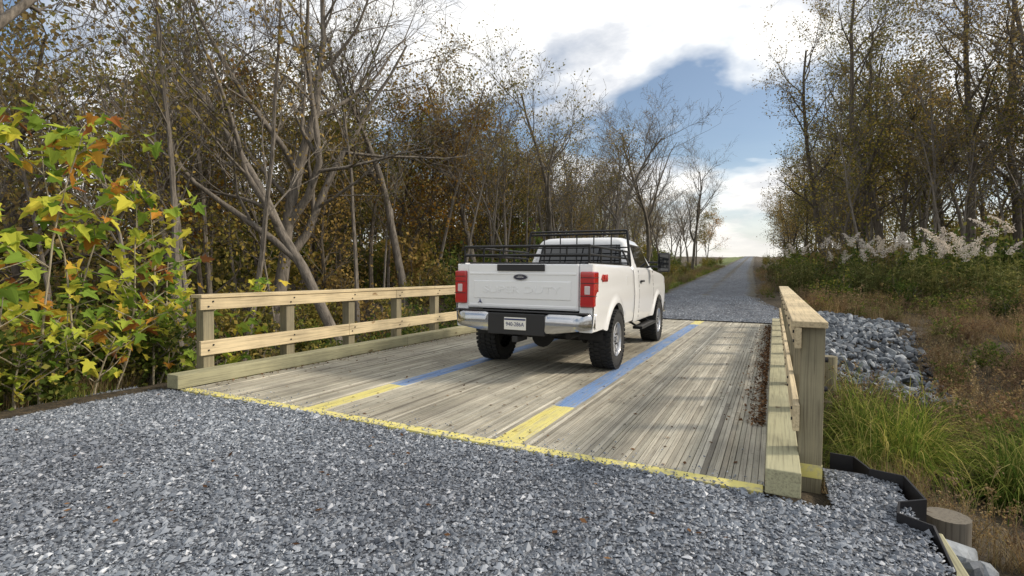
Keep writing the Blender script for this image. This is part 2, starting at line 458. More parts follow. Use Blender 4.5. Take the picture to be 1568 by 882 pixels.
M_RUST = plain("rusty_steel", (.09, .045, .03), .8, .2, nz=.5, scale=9)
M_OLDW = wood_simple("old_grey_wood", [(0, (.11, .10, .085)), (1, (.15, .135, .11))], 'Z')
mb = MB()
for x in np.linspace(-6.1, .02, 6):
    mb.box(x - .1, x + .1, Y0 + .2, Y1 - .1, -.62, -.145)
mb.obj("girders", [M_RUST], br)
mb = MB()
mb.box(-6.9, .86, 9.6, 9.9, -.95, -.63)
for x in (-6.6, -3, .66): mb.tube((x, 9.75, -.64), (x, 9.75, -2.6), .16, 12)
for yy, dy in ((Y0 + .16, .3), (Y1 - .2, .3)):
    for zb in (-.32, -.62, -.92, -1.22):
        mb.box(-6.8, .33, yy - .02, yy + dy - .1, zb - .295, zb)
mb.obj("pile_cap_and_abutment", [M_WOODX], br, bevel=.01)
mb = MB(); mb.tube((.83, 10.1, -1.6), (.83, 10.1, .03), .13, 14)
mb.box(.35, .69, 10.03, 10.17, -.12, .02)
mb.obj("timber_pile", [M_WOODZ], br, smooth=True)
for nm, x0, x1 in (("curb_left", -6.26, -6.055), ("curb_right", -.025, .175)):
    mb = MB()
    yy = Y0 - .02
    for L in (4.2, 4.2, 4.09):
        mb.box(x0, x1, yy, yy + L - .006, .004, .165); yy += L
    mb.obj(nm, [M_CURB], br, bevel=.008)

def railing(side):
    e = empty("wooden_railing")
    s = 1 if side > 0 else -1
    xc = .175 if s > 0 else -6.26
    ysn = [4.14 + 1.232 * i for i in range(10)]
    mb = MB()
    for y in ysn:
        mb.box(min(xc, xc + s * .14), max(xc, xc + s * .14), y - .07, y + .07, -.55, 1.022)
    mb.obj("posts", [M_WOODZ], e, bevel=.006)
    mb = MB()
    def plank(xa, xb, z0, z1, off):
        y = ysn[0] - .13; first = True
        while y < ysn[-1] + .1:
            ye = min(y + (3.7 if not first else off), ysn[-1] + .13)
            if ysn[-1] + .13 - ye < .4: ye = ysn[-1] + .13
            mb.box(min(xa, xb), max(xa, xb), y, ye - .005, z0, z1); y = ye; first = False
    plank(xc - s * .002, xc - s * .042, .88, 1.022, 3.7)
    plank(xc - s * .002, xc - s * .042, .32, .50, 2.5)
    plank(xc - s * .06, xc + s * .15, 1.024, 1.066, 4.9)
    mb.obj("rails", [M_WOODY], e, bevel=.005)
    mb = MB()
    for y in ysn:
        for z in (.41, .95):
            for dy in (-.03, .03):
                mb.tube((xc - s * .041, y + dy, z + dy), (xc - s * .052, y + dy, z + dy), .011, 8)
        for z in (.05, -.15): mb.tube((xc + s * .139, y, z + .75), (xc + s * .165, y, z + .75), .018, 8)
    mb.obj("bolts", [M_STEEL], e)
    return e
railing(-1); er = railing(1)
mb = MB(); mb.box(.172, .318, 4.066, 4.214, .0, .09); mb.obj("painted_post_base", [M_YEL], er)

e = empty("steel_sheet_pile")
mb = MB()
pts = [(.40, 4.52), (.55, 4.50), (.62, 4.30), (.80, 4.22), (.84, 3.86), (.70, 3.80), (.66, 3.60), (.80, 3.50), (.82, 3.2), (.66, 3.1), (.64, 2.8)]
tops = [.06, .06, .05, .06, .05, .03, .04, .04, -.05, -.1, -.1]
vs = []
for (x, y), t in zip(pts, tops):
    vs += [(x, y, -1.5), (x, y, t)]
mb.add(vs, [(2 * i, 2 * i + 2, 2 * i + 3, 2 * i + 1) for i in range(len(pts) - 1)])
o = mb.obj("pile_wall", [M_STEEL], e); sm = o.modifiers.new("s", 'SOLIDIFY'); sm.thickness = .014
mb = MB(); mb.box(.86, .94, 3.1, 3.95, -.32, -.17); mb.obj("timber_waler", [M_CURB], e, bevel=.01)
mb = MB(); mb.tube((1.12, 4.62, -1.3), (1.12, 4.62, -.30), .14, 14, r1=.135); mb.obj("timber_stump", [M_OLDW], empty("wooden_pile"), smooth=True)

# ---------------------------------------------------------------- pickup truck
M_PAINT = plain("white_car_paint", (.80, .81, .82), .28, 0, .8)
M_BLACK = plain("black_plastic", (.015, .015, .017), .5)
M_BLKM = plain("black_metal_rack", (.012, .012, .013), .35, .3)
M_CHROME = plain("chrome", (.58, .59, .61), .18, 1.0, nz=.3, scale=5)
M_GLASS = plain("dark_glass", (.012, .014, .016), .04, 0, 1.0)
M_RED = plain("tail_lamp_red", (.42, .012, .015), .15, 0, 1.0)
M_CLEAR = plain("lamp_clear", (.60, .50, .50), .12, 0, 1.0)
M_TYRE = plain("tyre_rubber", (.018, .018, .018), .8, nz=.3)
M_RIM = plain("rim_silver", (.55, .56, .58), .3, .8)
M_UNDER = plain("underbody", (.02, .019, .018), .8)
M_PLATE = plain("plate_white", (.75, .74, .68), .4)
M_NAVY = plain("plate_ink", (.02, .03, .12), .5)
M_DRED = plain("decal_red", (.45, .03, .02), .4)
tr = empty("pickup_truck", (-2.985, 6.10, 0.0), math.radians(1.6))
AX_R, AX_F, WR = 1.27, 4.77, .43
PZ = [.50, .62, .8, 1.0, 1.12, 1.16, 1.34, 1.42, 1.47, 1.495]
PX = [.955, .985, 1.0, 1.008, 1.005, .995, .988, .975, .955, .925]
def px_(z): return float(np.interp(z, PZ, PX))
def side_panel(name, y0, y1, topf, basef, arch_y, r=.50):
    ysn = np.unique(np.round(np.concatenate([np.linspace(y0, y1, 22), np.linspace(arch_y - r, arch_y + r, 41)]), 4))
    ysn = ysn[(ysn >= y0) & (ysn <= y1)]
    for s in (1, -1):
        mb = MB(); nr = 15; vs = []
        for y in ysn:
            zb = basef(y)
            if abs(y - arch_y) < r: zb = max(zb, WR + .03 + math.sqrt(max(0, r * r - (y - arch_y) ** 2)) * .98)
            zt = topf(y)
            for j in range(nr + 1):
                z = zb + (zt - zb) * j / nr
                x = px_(z)
                dd = math.hypot(y - arch_y, z - WR - .03)
                if dd < r + .075: x += .028 * min(1, (r + .075 - dd) / .03)
                e0 = min((y - y0), (y1 - y))
                if e0 < .04: x -= .012 * (1 - e0 / .04)
                vs.append((s * x, y, z))
            vs.append((s * (px_(zt) - .07), y, zt + .004)); vs.append((s * (px_(zt) - .09), y, zt - .45))
        n = nr + 3; fs = []
        for i in range(len(ysn) - 1):
            for j in range(n - 1):
                a = i * n + j
                fs.append((a, a + n, a + n + 1, a + 1))
        mb.add(vs, fs)
        vs = []
        for i, y in enumerate(ysn):
            v = mb.v[i * n]; vs += [v, (v[0] - s * .06, v[1], v[2] + .0)]
        mb.add(vs, [(2 * i, 2 * i + 2, 2 * i + 3, 2 * i + 1) for i in range(len(ysn) - 1)])
        mb.obj(name + ("_right" if s > 0 else "_left"), [M_PAINT], tr, smooth=True, sharp=40)
side_panel("bed_side", .17, 2.56, lambda y: 1.495, lambda y: .60 + .03 * (y < .7), AX_R)
def topf(y):
    return float(np.interp(y, [2.6, 4.2, 4.5, 5.3, 5.7], [1.44, 1.44, 1.42, 1.36, 1.28]))
side_panel("cab_side", 2.60, 5.72, topf, lambda y: .56, AX_F)
mb = MB()
for s in (1, -1):
    x0, x1 = sorted((s * .80, s * .972)); mb.box(x0, x1, .172, .24, .62, 1.485)
mb.obj("bed_corner_posts", [M_PAINT], tr, bevel=.01)
mb = MB()
for s in (1, -1):
    x0, x1 = sorted((s * .80, s * .90)); mb.box(x0, x1, .245, 2.54, .9, 1.47)
mb.box(-.9, .9, .22, 2.54, .88, .93); mb.box(-.9, .9, 2.5, 2.55, .9, 1.47)
mb.obj("bed_liner", [M_BLACK], tr)
mb = MB()
mb.box(-.795, .795, .150, .23, .885, 1.485)
mb.obj("tailgate", [M_PAINT], tr, bevel=.018, seg=3)
mb = MB()
mb.box(-.70, .70, .141, .16, 1.02, 1.26)
mb.obj("tailgate_panel", [M_PAINT], tr, bevel=.009, seg=3)
mb = MB(); mb.box(-.77, .77, .143, .16, .905, .945); mb.box(-.77, .77, .143, .16, 1.34, 1.372); mb.obj("tailgate_creases", [M_PAINT], tr, bevel=.007)
mb = MB(); mb.box(-.34, .34, .125, .2, 1.39, 1.478); mb.box(-.78, .78, .16, .235, 1.487, 1.505); mb.obj("tailgate_handle_trim", [M_BLACK], tr, bevel=.012)
def oval(name, rx, rz, y, z, m, th=.006, x=0):
    mb = MB(); n = 28
    vs = [(x + rx * math.cos(2 * math.pi * k / n), yy, z + rz * math.sin(2 * math.pi * k / n)) for yy in (y, y + th) for k in range(n)]
    mb.add(vs, [tuple(range(n)), tuple(range(n, 2 * n))[::-1]] + [(k, (k + 1) % n, n + (k + 1) % n, n + k) for k in range(n)])
    return mb.obj(name, [m], tr)
oval("emblem_rim", .105, .045, .136, 1.31, M_CHROME, .02); oval("emblem", .094, .036, .133, 1.31, plain("emblem_navy", (.01, .015, .04), .2, 0, 1), .01)
mb = MB(); mb.box(-.05, .05, .129, .134, 1.305, 1.315); mb.box(-.03, .03, .129, .134, 1.322, 1.328); mb.obj("emblem_script", [M_CHROME], tr)
mb = MB()
for k in range(3):
    a = math.radians(90 + 120 * k); mb.tube((-.60, .139, .975), (-.60 + .04 * math.cos(a), .139, .975 + .04 * math.sin(a)), .010, 4, r1=.002)
mb.obj("small_badge", [M_NAVY], tr)
def text(name, body, size, loc, rot, m, ext=.003, sx=1.0):
    cu = bpy.data.curves.new(name, 'FONT'); cu.body = body; cu.size = size; cu.extrude = ext
    cu.align_x = 'CENTER'; cu.align_y = 'CENTER'; cu.materials.append(m)
    ob = bpy.data.objects.new(name, cu); link(ob, tr); ob.location = loc; ob.rotation_euler = rot; ob.scale = (sx, 1, 1)
    return ob
R90 = math.pi / 2
text("tailgate_lettering", "SUPER DUTY", .13, (0, .141, 1.14), (R90, 0, 0), M_PAINT, .006, 1.5)
text("side_decal", "4X4", .14, (1.0, .64, 1.30), (R90, 0, R90), M_DRED, .008, 1.25)
for s in (1, -1):
    mb = MB()
    x0, x1 = sorted((s * .815, s * 1.0)); mb.box(x0, x1, .135, .36, .94, 1.39)
    mb.obj("tail_lamp", [M_RED], tr, bevel=.022, seg=3)
    mb = MB(); x0, x1 = sorted((s * .875, s * .95)); mb.box(x0, x1, .130, .2, 1.10, 1.21); mb.obj("reverse_lamp", [M_CLEAR], tr, bevel=.01)
    mb = MB()
    for z in (1.08, 1.24, 1.31):
        x0, x1 = sorted((s * .825, s * 1.003)); mb.box(x0, x1, .131, .34, z, z + .008)
    mb.obj("lamp_divider", [M_BLACK], tr)
mb = MB()
xsn = np.linspace(-1.0, 1.0, 41)
vs = []
for x in xsn:
    a = abs(x); yb = .0 + .22 * max(0, (a - .78) / .22) ** 2; up = .07 * max(0, (a - .5) / .5)
    cdrop = 0.05 * float(ss(.45, .3, a))
    prof = [(yb + .12, .60 + up), (yb + .02, .60 + up), (yb, .625 + up), (yb + .008, .73), (yb, .825 - cdrop), (yb + .025, .85 - cdrop), (yb + .16, .85 - cdrop)]
    for (yy, z) in prof: vs.append((x, yy, z))
n = 7; fs = []
for i in range(len(xsn) - 1):
    for j in range(n - 1):
        a = i * n + j; fs.append((a, a + n, a + n + 1, a + 1))
mb.add(vs, fs)
mb.obj("rear_bumper", [M_CHROME], tr, smooth=True, sharp=50)
mb = MB(); mb.box(-.40, .40, -.012, .14, .565, .84); mb.box(-.95, .95, .03, .17, .853, .87); mb.box(-.04, .04, -.03, .3, .47, .55)
mb.obj("bumper_step", [M_BLACK], tr, bevel=.012)
mb = MB(); mb.box(-.155, .155, -.026, -.014, .63, .79); mb.obj("license_plate", [M_PLATE], tr, bevel=.004)
text("plate_number", "940-286A", .072, (0, -.028, .70), (R90, 0, 0), M_NAVY, .001, .9)
mb = MB(); mb.box(-.15, .15, -.028, -.024, .755, .775); mb.obj("plate_band", [M_NAVY], tr)
def rring(hw, yb, yf, z, r=.1, n=6):
    pts = []
    r = min(r, hw * .9)
    for cx, cy, a0 in ((hw - r, yf - r, 0), (-hw + r, yf - r, 90), (-hw + r, yb + r, 180), (hw - r, yb + r, 270)):
        for k in range(n + 1):
            a = math.radians(a0 + 90 * k / n); pts.append((cx + r * math.cos(a), cy + r * math.sin(a), z))
    return pts
rows = [(1.0, .96, 2.60, 4.6, .06), (1.44, .955, 2.60, 4.5, .07), (1.47, .935, 2.61, 4.42, .08), (1.88, .80, 2.72, 3.80, .09), (1.94, .765, 2.75, 3.70, .12), (1.98, .70, 2.82, 3.6, .15), (2.0, .55, 2.95, 3.45, .15), (2.005, .2, 3.1, 3.3, .1)]
mb = MB(); vs = []
for (z, hw, yb, yf, r) in rows: vs += rring(hw, yb, yf, z, r)
n = 28; fs = []
for i in range(len(rows) - 1):
    for k in range(n): fs.append((i * n + k, i * n + (k + 1) % n, (i + 1) * n + (k + 1) % n, (i + 1) * n + k))
fs.append(tuple(range((len(rows) - 1) * n, len(rows) * n)))
mb.add(vs, fs); mb.obj("cab", [M_PAINT], tr, smooth=True, sharp=45)
def gx(z): return float(np.interp(z, [1.47, 1.88], [.935, .80]))
for s in (1, -1):
    for nm, poly, off, m in (("window_seal", [(2.92, 1.455), (4.24, 1.455), (3.80, 1.875), (2.97, 1.875)], .004, M_BLACK),
                             ("side_window", [(2.96, 1.475), (4.17, 1.475), (3.77, 1.855), (3.0, 1.855)], .009, M_GLASS)):
        mb = MB(); vs = [(s * (gx(z) + off), y, z) for y, z in poly] + [(s * (gx(z) - .02), y, z) for y, z in poly]
        mb.add(vs, [(0, 1, 2, 3), (4, 5, 6, 7), (0, 1, 5, 4), (1, 2, 6, 5), (2, 3, 7, 6), (3, 0, 4, 7)]); mb.obj(nm, [m], tr)
    mb = MB()
    x0, x1 = sorted((s * 1.12, s * 1.34)); mb.box(x0, x1, 3.98, 4.10, 1.40, 1.76)
    mb.obj("mirror_housing", [M_BLACK], tr, bevel=.03, seg=3)
    mb = MB(); x0, x1 = sorted((s * 1.14, s * 1.32)); mb.box(x0, x1, 3.974, 3.99, 1.54, 1.73); mb.box(x0, x1, 3.974, 3.99, 1.425, 1.525); mb.obj("mirror_glass", [M_GLASS], tr)
    mb = MB()
    for z in (1.50, 1.58): mb.tube((s * .93, 4.03, z), (s * 1.14, 4.04, z), .018)
    mb.obj("mirror_arm", [M_BLACK], tr)
    mb = MB()
    for y in (2.90, 4.26):
        for z0 in np.arange(.62, 1.42, .08):
            xa = px_(z0 + .04) + .0015; x0, x1 = sorted((s * (xa - .03), s * xa)); mb.box(x0, x1, y, y + .008, z0, min(z0 + .081, 1.43))
    mb.obj("door_gap", [M_BLACK], tr)
    mb = MB(); x0, x1 = sorted((s * 1.0, s * 1.04)); mb.box(x0, x1, 2.99, 3.2, 1.22, 1.255); mb.obj("door_handle", [M_BLACK], tr, bevel=.01)
    mb = MB(); x0, x1 = sorted((s * .93, s * 1.09)); mb.box(x0, x1, 2.75, 4.15, .43, .48)
    mb.tube((s * .8, 2.9, .56), (s * 1.0, 2.9, .45), .02); mb.tube((s * .8, 4.0, .56), (s * 1.0, 4.0, .45), .02)
    mb.obj("running_board", [M_BLKM], tr, bevel=.015)
    mb = MB(); x0, x1 = sorted((s * .984, s * .995)); mb.box(x0, x1, 1.95, 2.11, 1.15, 1.33); mb.obj("fuel_door", [M_PAINT], tr, bevel=.006)
def yw(z): return float(np.interp(z, [1.47, 1.88], [2.61, 2.72]))
for nm, hw, z0, z1, off, m in (("rear_window_seal", .76, 1.50, 1.86, .004, M_BLACK), ("rear_window", .72, 1.52, 1.84, .009, M_GLASS)):
    mb = MB(); c_ = [(-hw, z0), (hw, z0), (hw * .93, z1), (-hw * .93, z1)]
    vs = [(x, yw(z) - off, z) for x, z in c_] + [(x, yw(z) + .02, z) for x, z in c_]
    mb.add(vs, [(0, 1, 2, 3), (4, 5, 6, 7), (0, 1, 5, 4), (1, 2, 6, 5), (2, 3, 7, 6), (3, 0, 4, 7)]); mb.obj(nm, [m], tr)
mb = MB(); mb.box(-.14, .14, 2.735, 2.8, 1.885, 1.915); mb.obj("high_brake_lamp", [M_RED], tr, bevel=.006)
mb = MB(); vs = [(-.83, 4.44, 1.475), (.83, 4.44, 1.475), (.70, 3.81, 1.885), (-.70, 3.81, 1.885)]
mb.add(vs, [(0, 1, 2, 3)]); mb.obj("windscreen", [M_GLASS], tr)
mb = MB(); vs = []
hy = np.linspace(4.3, 5.72, 12)
for y in hy:
    zt = topf(y)
    for x in np.linspace(-.93, .93, 11): vs.append((x, y, zt + .06 * (1 - (x / .93) ** 4) * (1 - ((y - 4.3) / 1.42) ** 3)))
fs = [(i * 11 + j, i * 11 + j + 1, (i + 1) * 11 + j + 1, (i + 1) * 11 + j) for i in range(11) for j in range(10)]
mb.add(vs, fs); mb.obj("hood", [M_PAINT], tr, smooth=True)
mb = MB(); mb.box(-.95, .95, 5.6, 5.73, .7, 1.28); mb.obj("grille", [M_CHROME], tr, bevel=.03)
mb = MB(); mb.box(-.99, .99, 5.62, 5.92, .52, .76); mb.obj("front_bumper", [M_CHROME], tr, bevel=.04)
for s in (1, -1):
    mb = MB(); x0, x1 = sorted((s * .70, s * .985)); mb.box(x0, x1, 5.55, 5.76, .95, 1.24); mb.obj("headlamp", [M_CLEAR], tr, bevel=.03)
mb = MB()
for x in (-.45, .45): mb.box(x - .05, x + .05, .2, 5.5, .55, .72)
mb.box(-.8, .8, 1.8, 5.3, .62, .85)
mb.tube((-.9, AX_R, .43), (.9, AX_R, .43), .055, 12); mb.tube((-.9, AX_F, .43), (.9, AX_F, .43), .05, 12)
mb.tube((-.06, AX_R - .17, .43), (-.06, AX_R + .2, .43), .17, 14, r1=.1)
mb.tube((-.06, AX_R + .15, .45), (-.02, 3.6, .6), .045, 10)
for x in (-.55, .55):
    mb.tube((x, AX_R - .5, .6), (x, AX_R, .37), .035); mb.tube((x, AX_R + .6, .6), (x, AX_R, .37), .035)
    mb.tube((x * .8, AX_R - .12, .42), (x * .7, AX_R - .05, .85), .04)
mb.tube((0.05, .55, .58), (.05, .55, .76), .38, 24)
mb.tube((.62, .3, .55), (.62, 2.2, .55), .045, 10)
mb.obj("chassis", [M_UNDER], tr)
mb = MB()
for yc in (AX_R, AX_F):
    for s in (1, -1):
        n = 20; vs = []
        for k in range(n + 1):
            a = math.pi * k / n
            y = yc + .52 * math.cos(a); z = WR + .03 + .52 * math.sin(a)
            vs += [(s * .60, y, z), (s * .955, y, z)]
        mb.add(vs, [(2 * k, 2 * k + 2, 2 * k + 3, 2 * k + 1) for k in range(n)])
        x0, x1 = sorted((s * .58, s * .60)); mb.box(x0, x1, yc - .5, yc + .5, .55, .95)
mb.obj("wheel_liners", [M_UNDER], tr)
def wheel(x, y, s):
    prof = [(.235, -.13), (.28, -.148), (.34, -.155), (.39, -.148), (.412, -.13), (.418, -.1), (.418, .1), (.412, .13), (.39, .148), (.34, .155), (.28, .148), (.235, .13)]
    mb = MB(); n = 48; vs = []
    for k in range(n):
        a = 2 * math.pi * k / n
        for r, xx in prof: vs.append((x + xx, y + r * math.cos(a), WR + r * math.sin(a)))
    m_ = len(prof)
    mb.add(vs, [(k * m_ + j, k * m_ + j + 1, ((k + 1) % n) * m_ + j + 1, ((k + 1) % n) * m_ + j) for k in range(n) for j in range(m_ - 1)])
    for k in range(40):
        for row, xx in enumerate((-.125, -.045, .045, .125)):
            a = 2 * math.pi * (k + .5 * (row % 2)) / 40
            M = Matrix.Translation((x + xx, y, WR)) @ Matrix.Rotation(a, 4, 'X')
            mb.box(-.034, .034, -.022, .022, .395, .431 if row in (1, 2) else .427, M=M)
            if row in (0, 3):
                q = .028 if row == 3 else -.028
                mb.box(min(q, q * .2), max(q, q * .2), -.018, .018, .37, .40, M=M)
    mb.obj("tyre", [M_TYRE], tr, smooth=True, sharp=30)
    mb = MB(); vs = []
    pr = [(.245, s * .14), (.236, s * .145), (.225, s * .12), (.215, s * .03), (.2, s * .0)]
    n = 40
    for k in range(n):
        a = 2 * math.pi * k / n
        for r, xx in pr: vs.append((x + xx, y + r * math.cos(a), WR + r * math.sin(a)))
    mb.add(vs, [(k * 5 + j, k * 5 + j + 1, ((k + 1) % n) * 5 + j + 1, ((k + 1) % n) * 5 + j) for k in range(n) for j in range(4)])
    for k in range(8):
        M = Matrix.Translation((x, y, WR)) @ Matrix.Rotation(2 * math.pi * k / 8, 4, 'X')
        x0, x1 = sorted((s * .06, s * .105)); mb.box(x0, x1, -.032, .032, .06, .22, M=M)
    mb.tube((x + s * .04, y, WR), (x + s * .12, y, WR), .095, 24)
    mb.tube((x + s * .11, y, WR), (x + s * .15, y, WR), .05, 20)
    mb.obj("rim", [M_RIM], tr, bevel=.004)
    mb = MB(); mb.tube((x, y, WR), (x + s * .02, y, WR), .21, 24)
    for k in range(8):
        a = 2 * math.pi * (k + .5) / 8; p = (x + s * .12, y + .075 * math.cos(a), WR + .075 * math.sin(a))
        mb.tube(p, (p[0] + s * .012, p[1], p[2]), .01, 6)
    mb.obj("wheel_hub", [M_UNDER], tr)
for yy in (AX_R, AX_F):
    for s in (1, -1): wheel(s * .885, yy, s)
mb = MB()
for s in (1, -1):
    xr = s * .90
    for z in (1.61, 1.72): mb.tube((xr, .25, z), (xr, 2.50, z), .017)
    for y in (.25, .8, 1.35, 1.9, 2.45): mb.tube((xr, y, 1.49), (xr, y, 1.72), .015)
    mb.box(min(xr - .035, xr + .035), max(xr - .035, xr + .035), .2, 2.52, 1.498, 1.512)
for z in (1.60, 1.72): mb.tube((-.9, .25, z), (.9, .25, z), .018)
for x in (-.6, -.3, .3, .6): mb.tube((x, .25, 1.60), (x, .25, 1.72), .012)
for z in (2.03, 2.08): mb.tube((-.86, 2.52, z), (.86, 2.52, z), .017)
for s in (1, -1):
    mb.tube((s * .93, 2.50, 1.49), (s * .86, 2.52, 2.08), .022)
    mb.tube((s * .93, 2.50, 1.49), (s * .93, 1.9, 1.72), .016)
    for x in (.3, .6): mb.tube((s * x, 2.51, 1.54), (s * x, 2.52, 2.03), .011)
for z in (1.54, 1.66, 1.80): mb.tube((-.9, 2.51, z), (.9, 2.51, z), .012)
mb.tube((0, 2.51, 1.54), (0, 2.52, 2.03), .011)
mb.obj("ladder_rack", [M_BLKM], tr, smooth=True)

# ---------------------------------------------------------------- vegetation generators
TPL = {}
class VB:
    def __init__(s): s.V = []; s.Q = []; s.n = 0; s.mi = []
    def tube(s, pts, rad, sides, m=0):
        pts = np.asarray(pts); k = len(pts)
        t = np.gradient(pts, axis=0); t /= np.linalg.norm(t, axis=1)[:, None] + 1e-9
        ref = np.array([0, 0, 1.]) if abs(t[0][2]) < .8 else np.array([1., 0, 0])
        a = np.cross(t, ref); a /= np.linalg.norm(a, axis=1)[:, None] + 1e-9
        b = np.cross(t, a)
        an = np.arange(sides) * 2 * math.pi / sides
        ring = pts[:, None] + (a[:, None] * np.cos(an)[None, :, None] + b[:, None] * np.sin(an)[None, :, None]) * np.asarray(rad)[:, None, None]
        s.V.append(ring.reshape(-1, 3))
        i = np.arange(k - 1)[:, None] * sides; j = np.arange(sides)[None]; j2 = (j + 1) % sides
        q = np.stack([i + j, i + j2, i + sides + j2, i + sides + j], -1).reshape(-1, 4) + s.n
        s.Q.append(q); s.mi.append(np.full(len(q), m)); s.n += k * sides
    def leaves(s, C, size, asp=.6, m=1, flat=0.0, r=None):
        C = np.asarray(C); n = len(C)
        if n == 0: return
        r = r or rng
        a = r.normal(0, 1, (n, 3)); a[:, 2] *= (1 - flat); a /= np.linalg.norm(a, axis=1)[:, None]
        b = np.cross(a, r.normal(0, 1, (n, 3)) if flat == 0 else np.array([0, 0, 1.]) + r.normal(0, .15, (n, 3))); b /= np.linalg.norm(b, axis=1)[:, None]
        L = size * r.uniform(.6, 1.3, n)[:, None]
        V = np.stack([C - a * L * .5, C + b * L * asp * .5, C + a * L * .5, C - b * L * asp * .5], 1).reshape(-1, 3)
        q = np.arange(n * 4).reshape(-1, 4) + s.n
        s.V.append(V); s.Q.append(q); s.mi.append(np.full(n, m)); s.n += n * 4
    def blade(s, base, d, L, wd, droop, m=0, seg=4):
        d = np.asarray(d, float); side = np.cross(d, [0, 0, 1.]); side /= np.linalg.norm(side) + 1e-9
        p = np.array(base, float); pts = [p.copy()]; dd = d / np.linalg.norm(d)
        for i in range(seg):
            dd = dd + np.array([0, 0, -droop * (i + 1) / seg]); dd /= np.linalg.norm(dd); p = p + dd * L / seg; pts.append(p.copy())
        vs = []
        for i, q in enumerate(pts):
            ww = wd * (1 - i / seg) ** .7 * .5 + .0008
            vs += [q - side * ww, q + side * ww]
        q = np.array([(2 * i, 2 * i + 1, 2 * i + 3, 2 * i + 2) for i in range(seg)]) + s.n
        s.V.append(np.array(vs)); s.Q.append(q); s.mi.append(np.full(seg, m)); s.n += len(vs)
    def mesh(s, name, mats, smooth=True):
        V, Q, mi = np.concatenate(s.V), np.concatenate(s.Q), np.concatenate(s.mi)
        TPL[name] = (V, Q, mi, mats)
        return name
    def real(s, name, mats, smooth=True):
        return mesh_np(name, np.concatenate(s.V), np.concatenate(s.Q), mats, np.concatenate(s.mi), smooth)

class Batch:
    """many plants merged into one mesh object"""
    def __init__(s, name): s.name = name; s.V = []; s.Q = []; s.mi = []; s.t = []; s.mats = []; s.n = 0
    def add(s, key, M, tint):
        V, Q, mi, mats = TPL[key]
        A = np.array(M)
        s.V.append((V @ A[:3, :3].T + A[:3, 3]).astype(np.float32))
        s.Q.append((Q + s.n).astype(np.int32)); s.n += len(V)
        mp = []
        for m in mats:
            if m not in s.mats: s.mats.append(m)
            mp.append(s.mats.index(m))
        s.mi.append(np.array(mp)[mi.astype(int)]); s.t.append(np.full(len(Q), tint, np.float32))
    def done(s):
        me = mesh_np(s.name, np.concatenate(s.V), np.concatenate(s.Q), s.mats, np.concatenate(s.mi), False)
        a = me.attributes.new("tint", 'FLOAT', 'FACE'); a.data.foreach_set("value", np.concatenate(s.t))
        return link(bpy.data.objects.new(s.name, me))
MESHCACHE = {}
def place(name, key, x, y, s=1.0, rz=None, lean=(0, 0), parent=None, dz=0):
    rz = random.uniform(0, 6.28) if rz is None else rz
    M = Matrix.Translation((x, y, float(gz(x, y)) + dz)) @ (Matrix.Rotation(lean[0], 4, 'Y') @ Matrix.Rotation(lean[1], 4, 'X') @ Matrix.Rotation(rz, 4, 'Z')) @ Matrix.Scale(s, 4)
    if isinstance(parent, Batch):
        parent.add(key, M, random.random()); return
    if key not in MESHCACHE:
        V, Q, mi, mats = TPL[key]; MESHCACHE[key] = mesh_np(key, V, Q, mats, mi, True)
    ob = bpy.data.objects.new(name, MESHCACHE[key]); ob.matrix_world = M
    return link(ob)

def tree_mesh(name, seed, H, r0, nch=(11, 6, 5, 3), leafn=2500, leaf=.10, mats=None, first=.3, ang=(35, 60), lr=.42, wig=.08, fork=False, spread=.25, rmin=.006, low=False):
    rn = random.Random(seed); nr = np.random.default_rng(seed)
    vb = VB(); LP = []
    seg = [10, 7, 4, 3, 2] if not low else [8, 5, 3, 2, 2]; sides = [9, 6, 4, 3, 3] if not low else [6, 4, 3, 3, 3]
    wg = [wig, .16, .22, .28, .3]; up = [.02, .07, .05, .03, .02]
    rat = [lr, .52, .52, .55]
    def grow(p, d, L, r, lev):
        pts = [p]; rad = [r * (1.25 if lev == 0 else 1)]; dirs = [d]
        n = seg[lev]
        for i in range(n):
            d = d + np.array([rn.gauss(0, 1), rn.gauss(0, 1), rn.gauss(0, .6)]) * wg[lev] + np.array([0, 0, up[lev]])
            d = d / np.linalg.norm(d); p = p + d * (L / n); pts.append(p); dirs.append(d)
            t = (i + 1) / n; rad.append(max(r * (1 - t * (.72 if lev == 0 else .8)), rmin))
        vb.tube(pts, rad, sides[lev])
        if lev >= 3 or lev == len(nch):
            for i in range(1, n + 1): LP.append(pts[i])
        if lev < len(nch):
            for k in range(nch[lev]):
                t = (first + (1 - first) * (k + rn.random()) / nch[lev]) if lev == 0 else rn.uniform(.2, 1)
                if fork and lev == 0 and k == 0: t = first
                f = t * n; i = min(int(f), n - 1); fr = f - i
                q = pts[i] * (1 - fr) + pts[i + 1] * fr; rr = rad[i] * (1 - fr) + rad[i + 1] * fr
                dd = dirs[i]; a = math.radians(rn.uniform(*ang))
                v = np.cross(dd, nr.normal(0, 1, 3)); v /= np.linalg.norm(v)
                nd_ = dd * math.cos(a) + v * math.sin(a)
                if lev > 0: nd_[2] += .12
                cl = L * rat[lev] * rn.uniform(.65, 1.2) * (1.15 - .55 * t if lev == 0 else 1)
                cr = rr * rn.uniform(.45, .68)
                if fork and lev == 0 and k < 2: cr = rr * .8; cl *= 1.35; nd_ = dd * .86 + v * .5
                grow(q, nd_ / np.linalg.norm(nd_), cl, max(cr, rmin), lev + 1)
    grow(np.array([0, 0, -.4]), np.array([0, 0, 1.]), H * .82, r0, 0)
    LP = np.array(LP)
    if leafn:
        c = LP[nr.integers(0, len(LP), leafn)] + nr.normal(0, spread, (leafn, 3)) * .6
        vb.leaves(c, leaf, .75, r=nr)
    return vb.mesh(name, mats)

